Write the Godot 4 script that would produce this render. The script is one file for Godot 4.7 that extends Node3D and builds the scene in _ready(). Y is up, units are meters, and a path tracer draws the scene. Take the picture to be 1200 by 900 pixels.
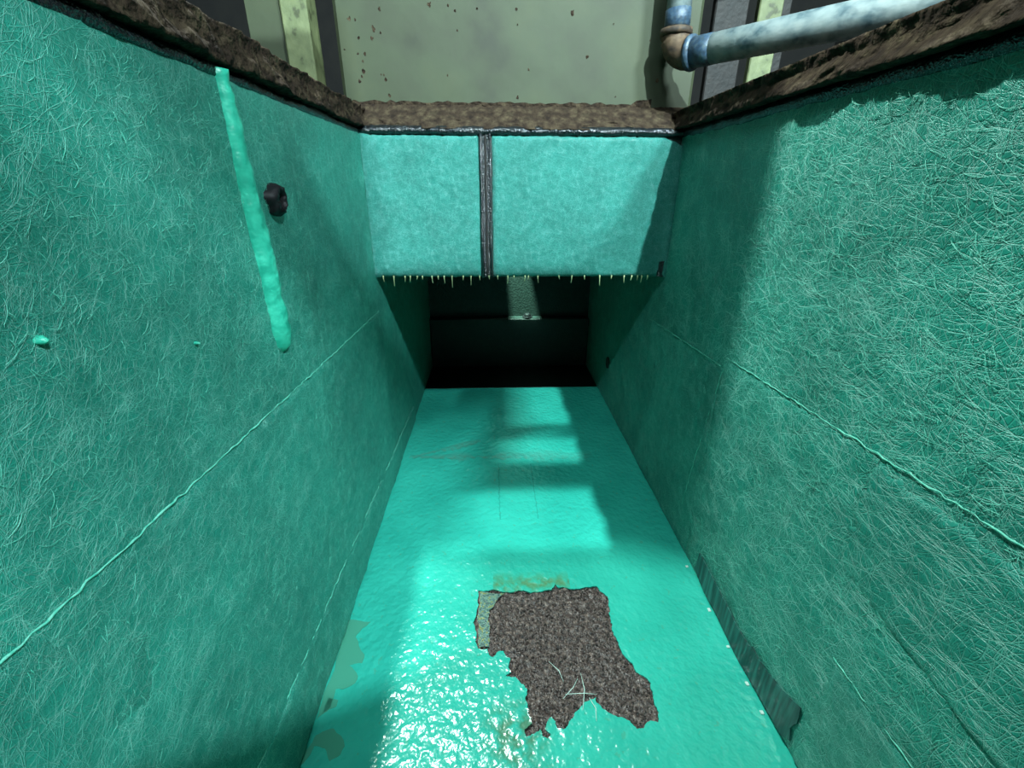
extends Node3D
# A pit lined with green glass-fibre laminate, seen from inside it. World axes: x right, y up, the view runs towards -z.
# P(x, h, d): d is the distance ahead of the camera.

const XL := -0.639
const XR := 0.955
const TOP := 1.944        # top of the lining
const ZB := 2.515         # face of the hanging end wall
const HB := 1.247         # its lower edge
const ZR := 4.45          # rear wall of the chamber behind it

var used := {}
var rng := RandomNumberGenerator.new()
var M := {}

func P(x: float, h: float, d: float) -> Vector3:
	return Vector3(x, h, -d)

# ---------------------------------------------------------------- naming
func numbered(called: String) -> String:
	if not used.has(called):
		used[called] = 0
		return called
	used[called] += 1
	return "%s_%03d" % [called, used[called]]

func tag(o: Node, label: String, category: String, group := "", kind := ""):
	if label != "": o.set_meta("label", label)
	if category != "": o.set_meta("category", category)
	if group != "": o.set_meta("group", group)
	if kind != "": o.set_meta("kind", kind)
	return o

func put(called: String, mesh: Mesh, mat: Material, parent: Node = self) -> MeshInstance3D:
	var o := MeshInstance3D.new()
	o.name = numbered(called) if parent == self else called
	o.mesh = mesh
	if mat: o.material_override = mat
	o.cast_shadow = GeometryInstance3D.SHADOW_CASTING_SETTING_ON
	parent.add_child(o, true)
	return o

func base(called: String, at := Vector3.ZERO) -> Node3D:
	var o := Node3D.new()
	o.name = numbered(called)
	o.position = at
	add_child(o)
	return o

func struct(called: String, mesh: Mesh, mat: Material, label: String, category: String):
	return tag(put(called, mesh, mat), label, category, "", "structure")

# ---------------------------------------------------------------- shapes
func begin() -> SurfaceTool:
	var st := SurfaceTool.new()
	st.begin(Mesh.PRIMITIVE_TRIANGLES)
	return st

func quad(st: SurfaceTool, a: Vector3, b: Vector3, c: Vector3, d: Vector3):
	for v in [a, b, c, a, c, d]: st.add_vertex(v)

# bevelled box between two corners
func box(st: SurfaceTool, lo: Vector3, hi: Vector3, bev := 0.004):
	var a := Vector3(minf(lo.x, hi.x), minf(lo.y, hi.y), minf(lo.z, hi.z))
	var b := Vector3(maxf(lo.x, hi.x), maxf(lo.y, hi.y), maxf(lo.z, hi.z))
	var c := (a + b) * 0.5
	var e := (b - a) * 0.5
	bev = minf(bev, minf(e.x, minf(e.y, e.z)) * 0.9)
	st.set_smooth_group(-1)
	var ax := [Vector3.RIGHT, Vector3.UP, Vector3.BACK]
	for i in 3:
		var u: Vector3 = ax[(i + 1) % 3]
		var w: Vector3 = ax[(i + 2) % 3]
		for s in [-1.0, 1.0]:
			var n: Vector3 = ax[i] * s
			var eu: float = e[(i + 1) % 3] - bev
			var ew: float = e[(i + 2) % 3] - bev
			var o: Vector3 = c + n * e[i]
			var q := [o - u * eu - w * ew, o + u * eu - w * ew, o + u * eu + w * ew, o - u * eu + w * ew]
			if s > 0: q.reverse()
			quad(st, q[0], q[1], q[2], q[3])
	if bev <= 0.0: return
	for i in 3:      # edges along axis i
		var u: Vector3 = ax[(i + 1) % 3]
		var w: Vector3 = ax[(i + 2) % 3]
		var ei: float = e[i] - bev
		for su in [-1.0, 1.0]:
			for sw in [-1.0, 1.0]:
				var p1: Vector3 = c + u * su * e[(i + 1) % 3] + w * sw * (e[(i + 2) % 3] - bev)
				var p2: Vector3 = c + u * su * (e[(i + 1) % 3] - bev) + w * sw * e[(i + 2) % 3]
				var q := [p1 - ax[i] * ei, p1 + ax[i] * ei, p2 + ax[i] * ei, p2 - ax[i] * ei]
				if su * sw > 0: q.reverse()
				quad(st, q[0], q[1], q[2], q[3])
	for sx in [-1.0, 1.0]:
		for sy in [-1.0, 1.0]:
			for sz in [-1.0, 1.0]:
				var t := [c + Vector3(sx * e.x, sy * (e.y - bev), sz * (e.z - bev)), c + Vector3(sx * (e.x - bev), sy * e.y, sz * (e.z - bev)), c + Vector3(sx * (e.x - bev), sy * (e.y - bev), sz * e.z)]
				if sx * sy * sz > 0: t.reverse()
				for v in t: st.add_vertex(v)

func done(st: SurfaceTool) -> ArrayMesh:
	st.generate_normals()
	return st.commit()

func box_mesh(lo: Vector3, hi: Vector3, bev := 0.004) -> ArrayMesh:
	var st := begin()
	box(st, lo, hi, bev)
	return done(st)

# smooth grid of (nu+1) x (nv+1) points; at(u, v) -> Vector3, tex(u, v) -> Vector2, tint(u, v) -> Color
func grid(nu: int, nv: int, at: Callable, tex: Callable, tint = null, closed_u := false) -> ArrayMesh:
	var st := begin()
	st.set_smooth_group(0)
	for j in nv + 1:
		for i in nu + 1:
			var u := float(i) / nu
			var v := float(j) / nv
			if tint != null: st.set_color(tint.call(u, v))
			st.set_uv(tex.call(u, v))
			st.add_vertex(at.call(0.0 if closed_u and i == nu else u, v))
	for j in nv:
		for i in nu:
			var a := j * (nu + 1) + i
			var b := a + nu + 1
			for k in [a, b, a + 1, a + 1, b, b + 1]: st.add_index(k)
	st.generate_normals()
	return st.commit()

# tube along points with a radius for each
func tube(pts: Array, rad: Array, sides := 24, wob := 0.0, seed_ := 1, squash := 1.0) -> ArrayMesh:
	var n := FastNoiseLite.new()
	n.seed = seed_
	n.frequency = 9.0
	var fr := []
	var up := Vector3(0.013, 0.999, 0.02)
	for i in pts.size():
		var t: Vector3 = (pts[mini(i + 1, pts.size() - 1)] - pts[maxi(i - 1, 0)]).normalized()
		var s := t.cross(up)
		if s.length() < 0.2: s = fr[-1][0] if fr.size() else t.cross(Vector3.RIGHT)
		s = (s - t * s.dot(t)).normalized()
		var b := s.cross(t).normalized()
		if fr.size() and s.dot(fr[-1][0]) < 0: s = -s; b = -b
		fr.append([s, b])
	var last := pts.size() - 1
	return grid(sides, last + 2, func(u, v):
		var k: int = clampi(int(round(v * (last + 2))) - 1, 0, last)
		var cap: bool = int(round(v * (last + 2))) == 0 or int(round(v * (last + 2))) == last + 2
		var a: float = u * TAU
		var r: float = 0.0 if cap else rad[k]
		var p: Vector3 = pts[k] + (fr[k][0] * cos(a) * squash + fr[k][1] * sin(a)) * r
		if wob > 0.0 and not cap: p += (fr[k][0] * cos(a) + fr[k][1] * sin(a)) * n.get_noise_3dv(p * 2.0) * wob
		return p, func(u, v): return Vector2(u, v))

# lathe about an axis: profile of (radius, along) pairs
func lathe(origin: Vector3, axis: Vector3, prof: Array, sides := 28, wob := 0.0, seed_ := 3) -> ArrayMesh:
	var s := axis.cross(Vector3(0.31, 0.9, 0.27)).normalized()
	var b := axis.cross(s).normalized()
	var n := FastNoiseLite.new()
	n.seed = seed_
	n.frequency = 1.0
	return grid(sides, prof.size() - 1, func(u, v):
		var q: Vector2 = prof[int(round(v * (prof.size() - 1)))]
		var a: float = u * TAU
		var k: float = 1.0 + wob * n.get_noise_3d(cos(a) * 1.7, sin(a) * 1.7, v * 5.0)
		return origin + axis * q.y * (1.0 + wob * 0.6 * n.get_noise_3d(cos(a) * 2.7, 9.0 + sin(a) * 2.7, v)) + (s * cos(a) + b * sin(a)) * q.x * k, func(u, v): return Vector2(u, v), null, true)

func ragged(poly: Array, times: int, amount: float, seed_: int) -> PackedVector2Array:
	var r := RandomNumberGenerator.new()
	r.seed = seed_
	var pts := poly.duplicate()
	for t in times:
		var out := []
		for i in pts.size():
			var a: Vector2 = pts[i]
			var b: Vector2 = pts[(i + 1) % pts.size()]
			out.append(a)
			if a.distance_to(b) > 0.0035:
				out.append((a + b) * 0.5 + (b - a).orthogonal() * r.randf_range(-amount, amount))
		pts = out
	return PackedVector2Array(pts)

# a flat piece of polygon outline: to3(p, lift) places it, thick lifts its face
func slab(poly: PackedVector2Array, to3: Callable, thick: float, uv: Callable, flip := false) -> ArrayMesh:
	var st := begin()
	st.set_smooth_group(-1)
	var tri := Geometry2D.triangulate_polygon(poly)
	for i in tri.size():
		var p: Vector2 = poly[tri[i]]
		st.set_uv(uv.call(p))
		st.add_vertex(to3.call(p, thick))
	for i in poly.size():
		var a := poly[i]
		var b := poly[(i + 1) % poly.size()]
		for q in [[a, thick], [b, thick], [b, 0.0], [a, thick], [b, 0.0], [a, 0.0]]:
			st.set_uv(uv.call(q[0]))
			st.add_vertex(to3.call(q[0], q[1]))
	st.generate_normals(flip)
	return st.commit()

# ---------------------------------------------------------------- textures
func to_tex(w: int, h: int, data: PackedByteArray, fmt := Image.FORMAT_RGB8) -> ImageTexture:
	return ImageTexture.create_from_image(Image.create_from_data(w, h, false, fmt, data))

# chopped strands pressed into resin: [colour, height]
func fibre_maps(n: int, strands: int, len_lo: float, len_hi: float, wide: float, seed_: int, cols: Array) -> Array:
	var r := RandomNumberGenerator.new()
	r.seed = seed_
	var hgt := PackedFloat32Array()
	hgt.resize(n * n)
	var mask := n - 1
	for k in strands:
		var x := r.randf() * n
		var y := r.randf() * n
		var a := r.randf() * TAU
		var bend := r.randf_range(-0.006, 0.006)
		var ln := int(r.randf_range(len_lo, len_hi))
		var level := 0.25 + 0.75 * pow(r.randf(), 1.5)
		var hw := int(wide)
		for s in ln:
			x += cos(a)
			y += sin(a)
			a += bend
			var e := minf(1.0, minf(s, ln - s) / 8.0) * level
			var ix := int(x)
			var iy := int(y)
			if absf(cos(a)) > absf(sin(a)):
				for d in range(-hw, hw + 1):
					var q := ((iy + d) & mask) * n + (ix & mask)
					var z := e * (1.0 - absf(d) / (wide + 0.6))
					if hgt[q] < z: hgt[q] = z
			else:
				for d in range(-hw, hw + 1):
					var q := (iy & mask) * n + ((ix + d) & mask)
					var z := e * (1.0 - absf(d) / (wide + 0.6))
					if hgt[q] < z: hgt[q] = z
	var no := FastNoiseLite.new()
	no.seed = seed_
	no.frequency = 0.004
	no.fractal_octaves = 4
	var cloud := no.get_seamless_image(n, n)
	var cb := cloud.get_data()
	var col := PackedByteArray()
	col.resize(n * n * 3)
	var hb := PackedByteArray()
	hb.resize(n * n)
	var deep: Color = cols[0]
	var mid: Color = cols[1]
	var pale: Color = cols[2]
	for i in n * n:
		var z := hgt[i]
		var w := cb[i] / 255.0
		var t := clampf(z * (0.75 + 0.5 * w), 0.0, 1.0)
		hb[i] = int(clampf(z * 0.85 + w * 0.15, 0, 1) * 255)
		var f := w * 0.25 + 0.3 + z * 0.45
		var cr := lerpf(deep.r, mid.r, f)
		var cg := lerpf(deep.g, mid.g, f)
		var cc := lerpf(deep.b, mid.b, f)
		t = t * t
		var o := i * 3
		col[o] = int(clampf(lerpf(cr, pale.r, t), 0, 1) * 255)
		col[o + 1] = int(clampf(lerpf(cg, pale.g, t), 0, 1) * 255)
		col[o + 2] = int(clampf(lerpf(cc, pale.b, t), 0, 1) * 255)
	return [to_tex(n, n, col), to_tex(n, n, hb, Image.FORMAT_L8)]

func noise_tex(seed_: int, freq: float, ramp: Array, size := 512, octaves := 5, kind := FastNoiseLite.TYPE_SIMPLEX_SMOOTH) -> NoiseTexture2D:
	var t := NoiseTexture2D.new()
	t.width = size
	t.height = size
	t.seamless = true
	var n := FastNoiseLite.new()
	n.noise_type = kind
	n.seed = seed_
	n.frequency = freq
	n.fractal_octaves = octaves
	t.noise = n
	if ramp.size():
		var g := Gradient.new()
		var offs := PackedFloat32Array()
		var cs := PackedColorArray()
		for q in ramp:
			offs.append(q[0])
			cs.append(q[1])
		g.offsets = offs
		g.colors = cs
		t.color_ramp = g
	return t

func mat(called: String, c: Color, rough: float, spec := 0.5) -> StandardMaterial3D:
	var m := StandardMaterial3D.new()
	m.resource_name = called
	m.albedo_color = c
	m.roughness = rough
	m.metallic_specular = spec
	m.cull_mode = BaseMaterial3D.CULL_DISABLED
	M[called] = m
	return m

# rough stuff by triplanar noise: colour ramp, relief in centimetres
func rough_mat(called: String, ramp: Array, rough: float, freq: float, per_m: float, relief: float, seed_: int, spec := 0.5) -> StandardMaterial3D:
	var m := mat(called, Color.WHITE, rough, spec)
	m.albedo_texture = noise_tex(seed_, freq, ramp)
	m.uv1_triplanar = true
	m.uv1_world_triplanar = true
	m.uv1_scale = Vector3.ONE * per_m
	if relief > 0.0:
		m.heightmap_enabled = true
		m.heightmap_texture = noise_tex(seed_ + 7, freq * 2.2, [])
		m.heightmap_scale = relief
	return m

func hexc(r: int, g: int, b: int) -> Color:
	return Color8(r, g, b)

func spot(called: String, at: Vector3, look: Vector3, energy: float, size: float, angle: float, col: Color, parent: Node):
	var l := SpotLight3D.new()
	l.name = called
	l.light_energy = energy
	l.light_color = col
	l.light_size = size
	l.spot_angle = angle
	l.spot_range = 14.0
	l.spot_attenuation = 2.0
	l.shadow_enabled = true
	parent.add_child(l, true)
	l.look_at_from_position(at, look, Vector3(0.1, 0.2, 0.97))
	return l

func area(called: String, at: Vector3, look: Vector3, size: Vector2, energy: float, col: Color, parent: Node):
	var l := AreaLight3D.new()
	l.name = called
	l.area_size = size
	l.light_energy = energy
	l.light_color = col
	l.area_range = 14.0
	l.area_attenuation = 2.0
	l.shadow_enabled = true
	parent.add_child(l, true)
	l.look_at_from_position(at, look, Vector3(0.0, 1.0, 0.02))
	return l

func lamp_glow(col: Color, e: float) -> StandardMaterial3D:
	var m := StandardMaterial3D.new()
	m.resource_name = "lamp glow"
	m.albedo_color = Color(0.9, 0.9, 0.9)
	m.emission_enabled = true
	m.emission = col
	m.emission_energy_multiplier = e
	return m

# ================================================================ scene
const LA := Vector3(-0.985, 5.0, -2.65)      # shaded lamp over the left kerb
const LC := Vector3(1.525, 5.85, 2.2)        # small lamp behind the camera, above an added light mask
const LD := Vector3(2.95, 5.85, 2.2)          # tube lamp beside it
const EXPOSURE := 1.0
const E_A := 33.0
const E_C := 105.0
const E_D := 78.0
const E_F := 31.0
const E_E := 70.0

func _ready():
	rng.seed = 11
	# camera
	var cam := Camera3D.new()
	cam.name = "camera"
	cam.fov = 81.0
	cam.near = 0.02
	add_child(cam)
	cam.position = P(0, 1.7, 0)
	var fw := P(sin(0.042) * cos(0.412), -sin(0.412), cos(0.042) * cos(0.412))
	cam.basis = Basis.looking_at(fw, Vector3.UP) * Basis(Vector3.BACK, 0.005)
	cam.current = true
	# surroundings
	var env := Environment.new()
	env.background_mode = Environment.BG_COLOR
	env.background_color = Color(0.02, 0.02, 0.022)
	env.tonemap_mode = Environment.TONE_MAPPER_LINEAR
	env.tonemap_exposure = EXPOSURE
	env.sdfgi_enabled = true
	env.ssao_enabled = true
	env.ssil_enabled = true
	var we := WorldEnvironment.new()
	we.name = "world_environment"
	we.environment = env
	add_child(we)
	lamps()
	materials()
	setting()
	lining_walls()
	pit_floor()
	end_wall()
	kerbs()
	above()
	fittings()

func lamps():
	var tin := mat("tin", Color8(70, 74, 72), 0.4)
	tin.metallic = 0.7
	# A: shaded lamp hanging high over the left edge of the pit
	var a := base("hanging_lamp", LA)
	tag(a, "round shaded lamp hanging high over the left kerb of the pit", "lamp")
	put("shade", lathe(Vector3(0, 0.02, 0), Vector3.UP, [Vector2(0.16, 0.0), Vector2(0.15, 0.06), Vector2(0.09, 0.13), Vector2(0.04, 0.16), Vector2(0.035, 0.24), Vector2(0, 0.25)]), tin, a)
	put("bulb", lathe(Vector3(0, 0.03, 0), Vector3.UP, [Vector2(0.0, 0.0), Vector2(0.05, 0.015), Vector2(0.07, 0.05), Vector2(0.05, 0.085), Vector2(0, 0.1)]), lamp_glow(Color(0.95, 1, 0.98), 4.0), a)
	put("cord", tube([Vector3(0, 0.25, 0), Vector3(0, 0.6, 0), Vector3(0, 1.0, 0)], [0.008, 0.008, 0.008], 8), tin, a)
	spot("hanging_lamp_light", LA + Vector3(0, -0.01, 0), P(0.1, 0.5, 1.3), E_A, 0.07, 55.0, Color(0.93, 1.0, 0.98), a).global_position = LA + Vector3(0, -0.01, 0)
	# C: small lamp behind the camera, above the added light mask
	var c := base("ceiling_lamp", LC)
	tag(c, "small ceiling lamp above the added light mask behind the viewer", "lamp")
	put("bulb", lathe(Vector3(0, 0.01, 0), Vector3.UP, [Vector2(0.0, 0.0), Vector2(0.03, 0.01), Vector2(0.03, 0.03), Vector2(0, 0.04)], 16), lamp_glow(Color(0.92, 0.98, 1.0), 3.0), c)
	put("holder", lathe(Vector3(0, 0.05, 0), Vector3.UP, [Vector2(0.05, 0.0), Vector2(0.04, 0.05), Vector2(0.02, 0.1), Vector2(0, 0.15)], 16), tin, c)
	area("ceiling_lamp_light", LC + Vector3(0, -0.01, 0), P(0.2, 0.0, 2.6), Vector2(0.12, 0.03), E_C, Color(0.88, 0.99, 1.0), c).global_position = LC + Vector3(0, -0.01, 0)
	# D: tube lamp beside it
	var d := base("tube_lamp", LD)
	tag(d, "tube lamp hung across the hall behind the viewer", "lamp")
	put("tube", tube([Vector3(-0.4, 0, 0), Vector3(0, 0, 0), Vector3(0.4, 0, 0)], [0.016, 0.016, 0.016], 10), lamp_glow(Color(0.92, 0.98, 1.0), 3.0), d)
	put("housing", box_mesh(Vector3(-0.45, 0.05, 0.0), Vector3(0.45, 0.15, 0.1)), tin, d)
	area("tube_lamp_light", LD + Vector3(0, -0.02, -0.03), P(0.0, 1.2, 2.4), Vector2(0.8, 0.03), E_D, Color(0.88, 0.98, 1.0), d).global_position = LD + Vector3(0, -0.02, -0.03)
	# F: added fill light on the same line, shaped as dim tubes
	var f := base("fill_tubes", P(-0.4, 5.86, -2.32))
	tag(f, "unseen fill light added under the hall ceiling as a row of dim tubes", "lamp")
	put("tube", tube([Vector3(-1.7, 0, 0), Vector3(0, 0, 0), Vector3(1.7, 0, 0)], [0.014, 0.014, 0.014], 10), lamp_glow(Color(0.92, 0.98, 1.0), 1.5), f)
	put("housing", box_mesh(Vector3(-1.75, 0.05, 0.0), Vector3(1.75, 0.14, 0.1)), tin, f)
	area("fill_tubes_light", P(-0.4, 5.84, -2.29), P(0.0, 1.2, 2.4), Vector2(3.4, 0.03), E_F, Color(0.86, 0.98, 1.0), f).global_position = P(-0.4, 5.84, -2.29)
	# added light mask under the ceiling lamp: throws the oblong patches on the pit floor
	var g := base("slatted_screen", P(1.1, 4.2, -0.75))
	tag(g, "unseen slatted mask added behind the viewer to shape the lamp light", "screen")
	var k := (LC.y - 4.2) / LC.y
	var to := func(x: float, z: float) -> Vector2: return Vector2(LC.x + k * (x - LC.x) - 1.1, -LC.z + k * (z + LC.z) + 0.75)
	for q in [[-2.2, -0.16, -0.5, 2.4], [-0.16, 1.5, -0.5, 1.74], [-0.16, 1.5, 2.24, 2.53], [-2.2, 0.095, 2.4, 2.53], [-2.2, 0.095, 2.53, 2.86], [-2.2, 1.5, 2.86, 2.895], [-2.2, 0.285, 2.895, 2.96], [0.51, 1.5, 2.895, 2.96], [-2.2, 1.5, 2.96, 3.045], [-2.2, 0.216, 3.045, 3.79]]:
		var a2: Vector2 = to.call(q[0], q[2])
		var b2: Vector2 = to.call(q[1], q[3])
		put("mask_slat", box_mesh(Vector3(a2.x, 0, -a2.y), Vector3(b2.x, 0.006, -b2.y), 0.0), M["tin"], g)
	put("mask_slat", slab(PackedVector2Array([Vector2(-1.0, -0.15), Vector2(-0.354, 0.25), Vector2(-0.484, 0.53), Vector2(-0.67, 0.9), Vector2(-1.0, 0.9)]), func(p, t): return Vector3(p.x, t + 0.007, -p.y), 0.006, func(p): return p), M["tin"], g)
	# and one slat further right, added to mask the tube lamp
	put("mask_slat", box_mesh(Vector3(0.55, 0, -0.03), Vector3(1.6, 0.006, -0.26), 0.0), M["tin"], g)
	for q in [Vector2(-2.0, -0.4), Vector2(-2.0, 3.7), Vector2(1.4, 1.0)]:
		var b2: Vector2 = to.call(q.x, q.y)
		put("rod", box_mesh(Vector3(b2.x - 0.005, 0.003, -b2.y - 0.005), Vector3(b2.x + 0.005, 1.8, -b2.y + 0.005), 0.001), M["tin"], g)
	# E: small lamp behind the pier, over the slot in the chamber roof
	var eo := P(-0.05, 2.785, 4.0)
	var e := base("hatch_lamp", eo)
	tag(e, "small lamp behind the pier above the chamber roof slot", "lamp")
	put("bulb", lathe(Vector3.ZERO, Vector3.UP, [Vector2(0, -0.03), Vector2(0.03, 0), Vector2(0.02, 0.04), Vector2(0, 0.06)], 16), lamp_glow(Color(0.95, 1, 1), 3.0), e)
	put("holder", lathe(Vector3(0, 0.05, 0), Vector3.UP, [Vector2(0.05, -0.01), Vector2(0.04, 0.08), Vector2(0, 0.1)], 16), tin, e)
	put("bracket", box_mesh(Vector3(-0.02, 0.1, -0.02), Vector3(0.02, 0.13, 0.748)), tin, e)
	spot("hatch_lamp_light", eo + Vector3(0, -0.035, 0), P(0.30, 0.6, 4.42), E_E, 0.02, 30.0, Color(0.75, 1, 0.9), e).global_position = eo + Vector3(0, -0.035, 0)

func materials():
	var green := [hexc(20, 112, 98), hexc(54, 160, 141), hexc(166, 216, 203)]
	var coarse := fibre_maps(2048, 9000, 90, 260, 2.0, 5, green)
	for q in [["lining coarse", 0.9, 0.38], ["lining fine", 1.7, 0.2], ["lining panel", 2.6, 0.2]]:
		var m := mat(q[0], Color.WHITE, 0.38, 0.5)
		m.albedo_texture = coarse[0]
		m.heightmap_enabled = true
		m.heightmap_texture = coarse[1]
		m.heightmap_scale = q[2]
		m.uv1_scale = Vector3(q[1], q[1], 1)
		m.vertex_color_use_as_albedo = true
	M["lining panel"].albedo_color = Color(0.95, 0.97, 1.0)
	var bead := rough_mat("resin bead", [[0.25, hexc(30, 150, 125)], [0.75, hexc(62, 190, 160)]], 0.4, 0.02, 2.0, 0.2, 21)
	var pale := rough_mat("pale fringe", [[0.3, hexc(62, 164, 140)], [0.7, hexc(114, 193, 172)]], 0.5, 0.03, 4.0, 0.1, 23)
	rough_mat("kerb", [[0.2, hexc(33, 26, 22)], [0.45, hexc(50, 40, 32)], [0.6, hexc(57, 47, 37)], [0.85, hexc(75, 65, 50)]], 0.95, 0.012, 2.6, 1.0, 31, 0.2)
	rough_mat("tar", [[0.3, hexc(8, 11, 14)], [0.8, hexc(26, 34, 38)]], 0.22, 0.03, 3.0, 0.5, 37, 0.6)
	rough_mat("pier paint", [[0.1, hexc(38, 41, 26)], [0.3, hexc(46, 51, 32)], [0.55, hexc(50, 57, 36)], [0.85, hexc(55, 61, 38)]], 0.7, 0.005, 0.7, 0.15, 41)
	rough_mat("post paint", [[0.15, hexc(60, 64, 40)], [0.3, hexc(88, 95, 63)], [0.8, hexc(104, 110, 75)]], 0.6, 0.012, 1.6, 0.12, 43)
	rough_mat("dark metal", [[0.2, hexc(8, 6, 5)], [0.8, hexc(21, 16, 13)]], 0.7, 0.015, 1.5, 0.2, 45)
	rough_mat("pipe paint", [[0.2, hexc(54, 74, 81)], [0.4, hexc(109, 122, 123)], [0.75, hexc(136, 144, 141)]], 0.5, 0.012, 2.2, 0.12, 51)
	rough_mat("blue paint", [[0.25, hexc(34, 48, 61)], [0.55, hexc(49, 72, 94)], [0.75, hexc(76, 89, 95)]], 0.5, 0.02, 3.0, 0.1, 53)
	rough_mat("rust", [[0.25, hexc(36, 27, 19)], [0.5, hexc(72, 53, 37)], [0.8, hexc(100, 81, 61)]], 0.75, 0.014, 2.4, 0.15, 57)
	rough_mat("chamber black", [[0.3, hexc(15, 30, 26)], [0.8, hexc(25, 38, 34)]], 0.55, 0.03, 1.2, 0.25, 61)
	rough_mat("hall", [[0.3, hexc(11, 10, 9)], [0.7, hexc(18, 17, 14)]], 0.9, 0.01, 0.6, 0.2, 63)
	rough_mat("substrate", [[0.2, hexc(42, 35, 34)], [0.42, hexc(73, 61, 59)], [0.62, hexc(92, 79, 74)], [0.85, hexc(145, 126, 116)]], 0.4, 0.07, 1.3, 0.7, 67)
	rough_mat("timber", [[0.25, hexc(60, 46, 32)], [0.7, hexc(100, 80, 56)]], 0.8, 0.02, 1.0, 0.1, 71)
	mat("drip", hexc(190, 200, 150), 0.3)
	mat("gap", hexc(6, 8, 9), 0.6)
	mat("stub", hexc(16, 14, 18), 0.6, 0.4)
	mat("puddle", hexc(70, 150, 126), 0.12, 0.5)
	mat("chip", hexc(190, 215, 205), 0.3)

func setting():
	var h: Material = M["hall"]
	# structural concrete of the pit
	struct("wall_left", box_mesh(P(XL - 0.012, -0.2, -1.7), P(XL - 0.25, TOP + 0.01, ZR + 0.25), 0.0), h, "left pit wall lined with fibrous green laminate", "wall")
	struct("wall_right", box_mesh(P(XR + 0.012, -0.2, -1.7), P(XR + 0.25, TOP + 0.01, ZR + 0.25), 0.0), h, "right pit wall lined with coarse green laminate strands", "wall")
	var f = struct("floor", box_mesh(P(XL - 0.012, -0.2, -1.7), P(XR + 0.012, -0.022, ZR + 0.25), 0.0), h, "glossy turquoise pit floor with a bare dark patch", "floor")
	struct("wall_near", box_mesh(P(XL - 0.25, -0.2, -1.7), P(XR + 0.25, TOP + 0.01, -1.95), 0.0), h, "pit wall behind the viewer", "wall")
	# chamber behind the hanging wall: rear wall with a ledge, roof with a slot
	var st := begin()
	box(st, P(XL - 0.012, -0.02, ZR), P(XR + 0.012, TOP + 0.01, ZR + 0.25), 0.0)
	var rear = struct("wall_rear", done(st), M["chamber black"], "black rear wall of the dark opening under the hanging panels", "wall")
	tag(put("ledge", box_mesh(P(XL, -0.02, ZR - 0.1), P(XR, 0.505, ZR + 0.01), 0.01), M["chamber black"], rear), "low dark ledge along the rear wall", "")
	st = begin()
	var z0 := ZB + 0.085
	box(st, P(XL - 0.25, TOP + 0.01, z0), P(0.026, TOP + 0.07, ZR + 0.25), 0.0)
	box(st, P(0.126, TOP + 0.01, z0), P(XR + 0.25, TOP + 0.07, ZR + 0.25), 0.0)
	box(st, P(0.026, TOP + 0.01, z0), P(0.126, TOP + 0.07, 4.122), 0.0)
	struct("ceiling", done(st), h, "dark slab roofing the opening behind the hanging panels", "ceiling")
	# hall around the pit
	st = begin()
	box(st, P(-4, 1.75, -4), P(XL - 0.25, 2.0, 7), 0.0)
	box(st, P(XR + 0.25, 1.75, -4), P(4.5, 2.0, 7), 0.0)
	box(st, P(XL - 0.25, 1.75, -4), P(XR + 0.25, 2.0, -1.95), 0.0)
	box(st, P(XL - 0.25, 1.75, ZR + 0.25), P(XR + 0.25, 2.0, 7), 0.0)
	struct("floor_hall", done(st), h, "dark hall floor around the pit", "floor")
	struct("wall_hall_left", box_mesh(P(-4, 1.75, -4), P(-4.2, 6.2, 7), 0.0), h, "dark hall wall far left of the pit", "wall")
	struct("wall_hall_right", box_mesh(P(4.5, 1.75, -4), P(4.7, 6.2, 7), 0.0), h, "dark hall wall far right of the pit", "wall")
	struct("wall_hall_back", box_mesh(P(-4.2, 1.75, 7), P(4.7, 6.2, 7.2), 0.0), h, "dark hall wall far behind the green pier", "wall")
	struct("wall_hall_near", box_mesh(P(-4.2, 1.75, -4), P(4.7, 6.2, -4.2), 0.0), h, "dark hall wall behind the viewer", "wall")
	struct("ceiling_hall", box_mesh(P(-4.2, 6.0, -4.2), P(4.7, 6.2, 7.2), 0.0), h, "dark hall ceiling high above the pit", "ceiling")
	# unseen boards added above the pit to shade part of it
	board([Vector2(-1.6, 2.36), Vector2(-0.446, 2.354), Vector2(-0.325, 2.303), Vector2(0.08, 2.10), Vector2(0.6, 1.85), Vector2(1.3, 1.85), Vector2(1.3, 3.2), Vector2(-1.6, 3.2)], 3.3, "unseen board added over the green pier to shade part of the pit", "shade_board")
	board([Vector2(XL - 0.2, -0.62), Vector2(XR + 0.2, 0.02), Vector2(XR + 0.2, -1.95), Vector2(XL - 0.2, -1.95)], 2.085, "unseen planks added over the near end of the pit to shade it", "shade_cover")  # added out of view to darken the near left wall

func board(pts: Array, h: float, label: String, called: String):
	var m := slab(PackedVector2Array(pts), func(p, t): return P(p.x, h + t, p.y), 0.04, func(p): return p)
	var st := begin()
	st.append_from(m, 0, Transform3D())
	st.append_from(slab(PackedVector2Array(pts), func(p, t): return P(p.x, h - t, p.y), 0.0, func(p): return p), 0, Transform3D())
	tag(put(called, st.commit(), M["timber"]), label, "board")

# ---------------------------------------------------------------- laminate sheets on the side walls
func blotch(seed_: int) -> FastNoiseLite:
	var n := FastNoiseLite.new()
	n.seed = seed_
	n.frequency = 1.6
	n.fractal_octaves = 4
	return n

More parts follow.
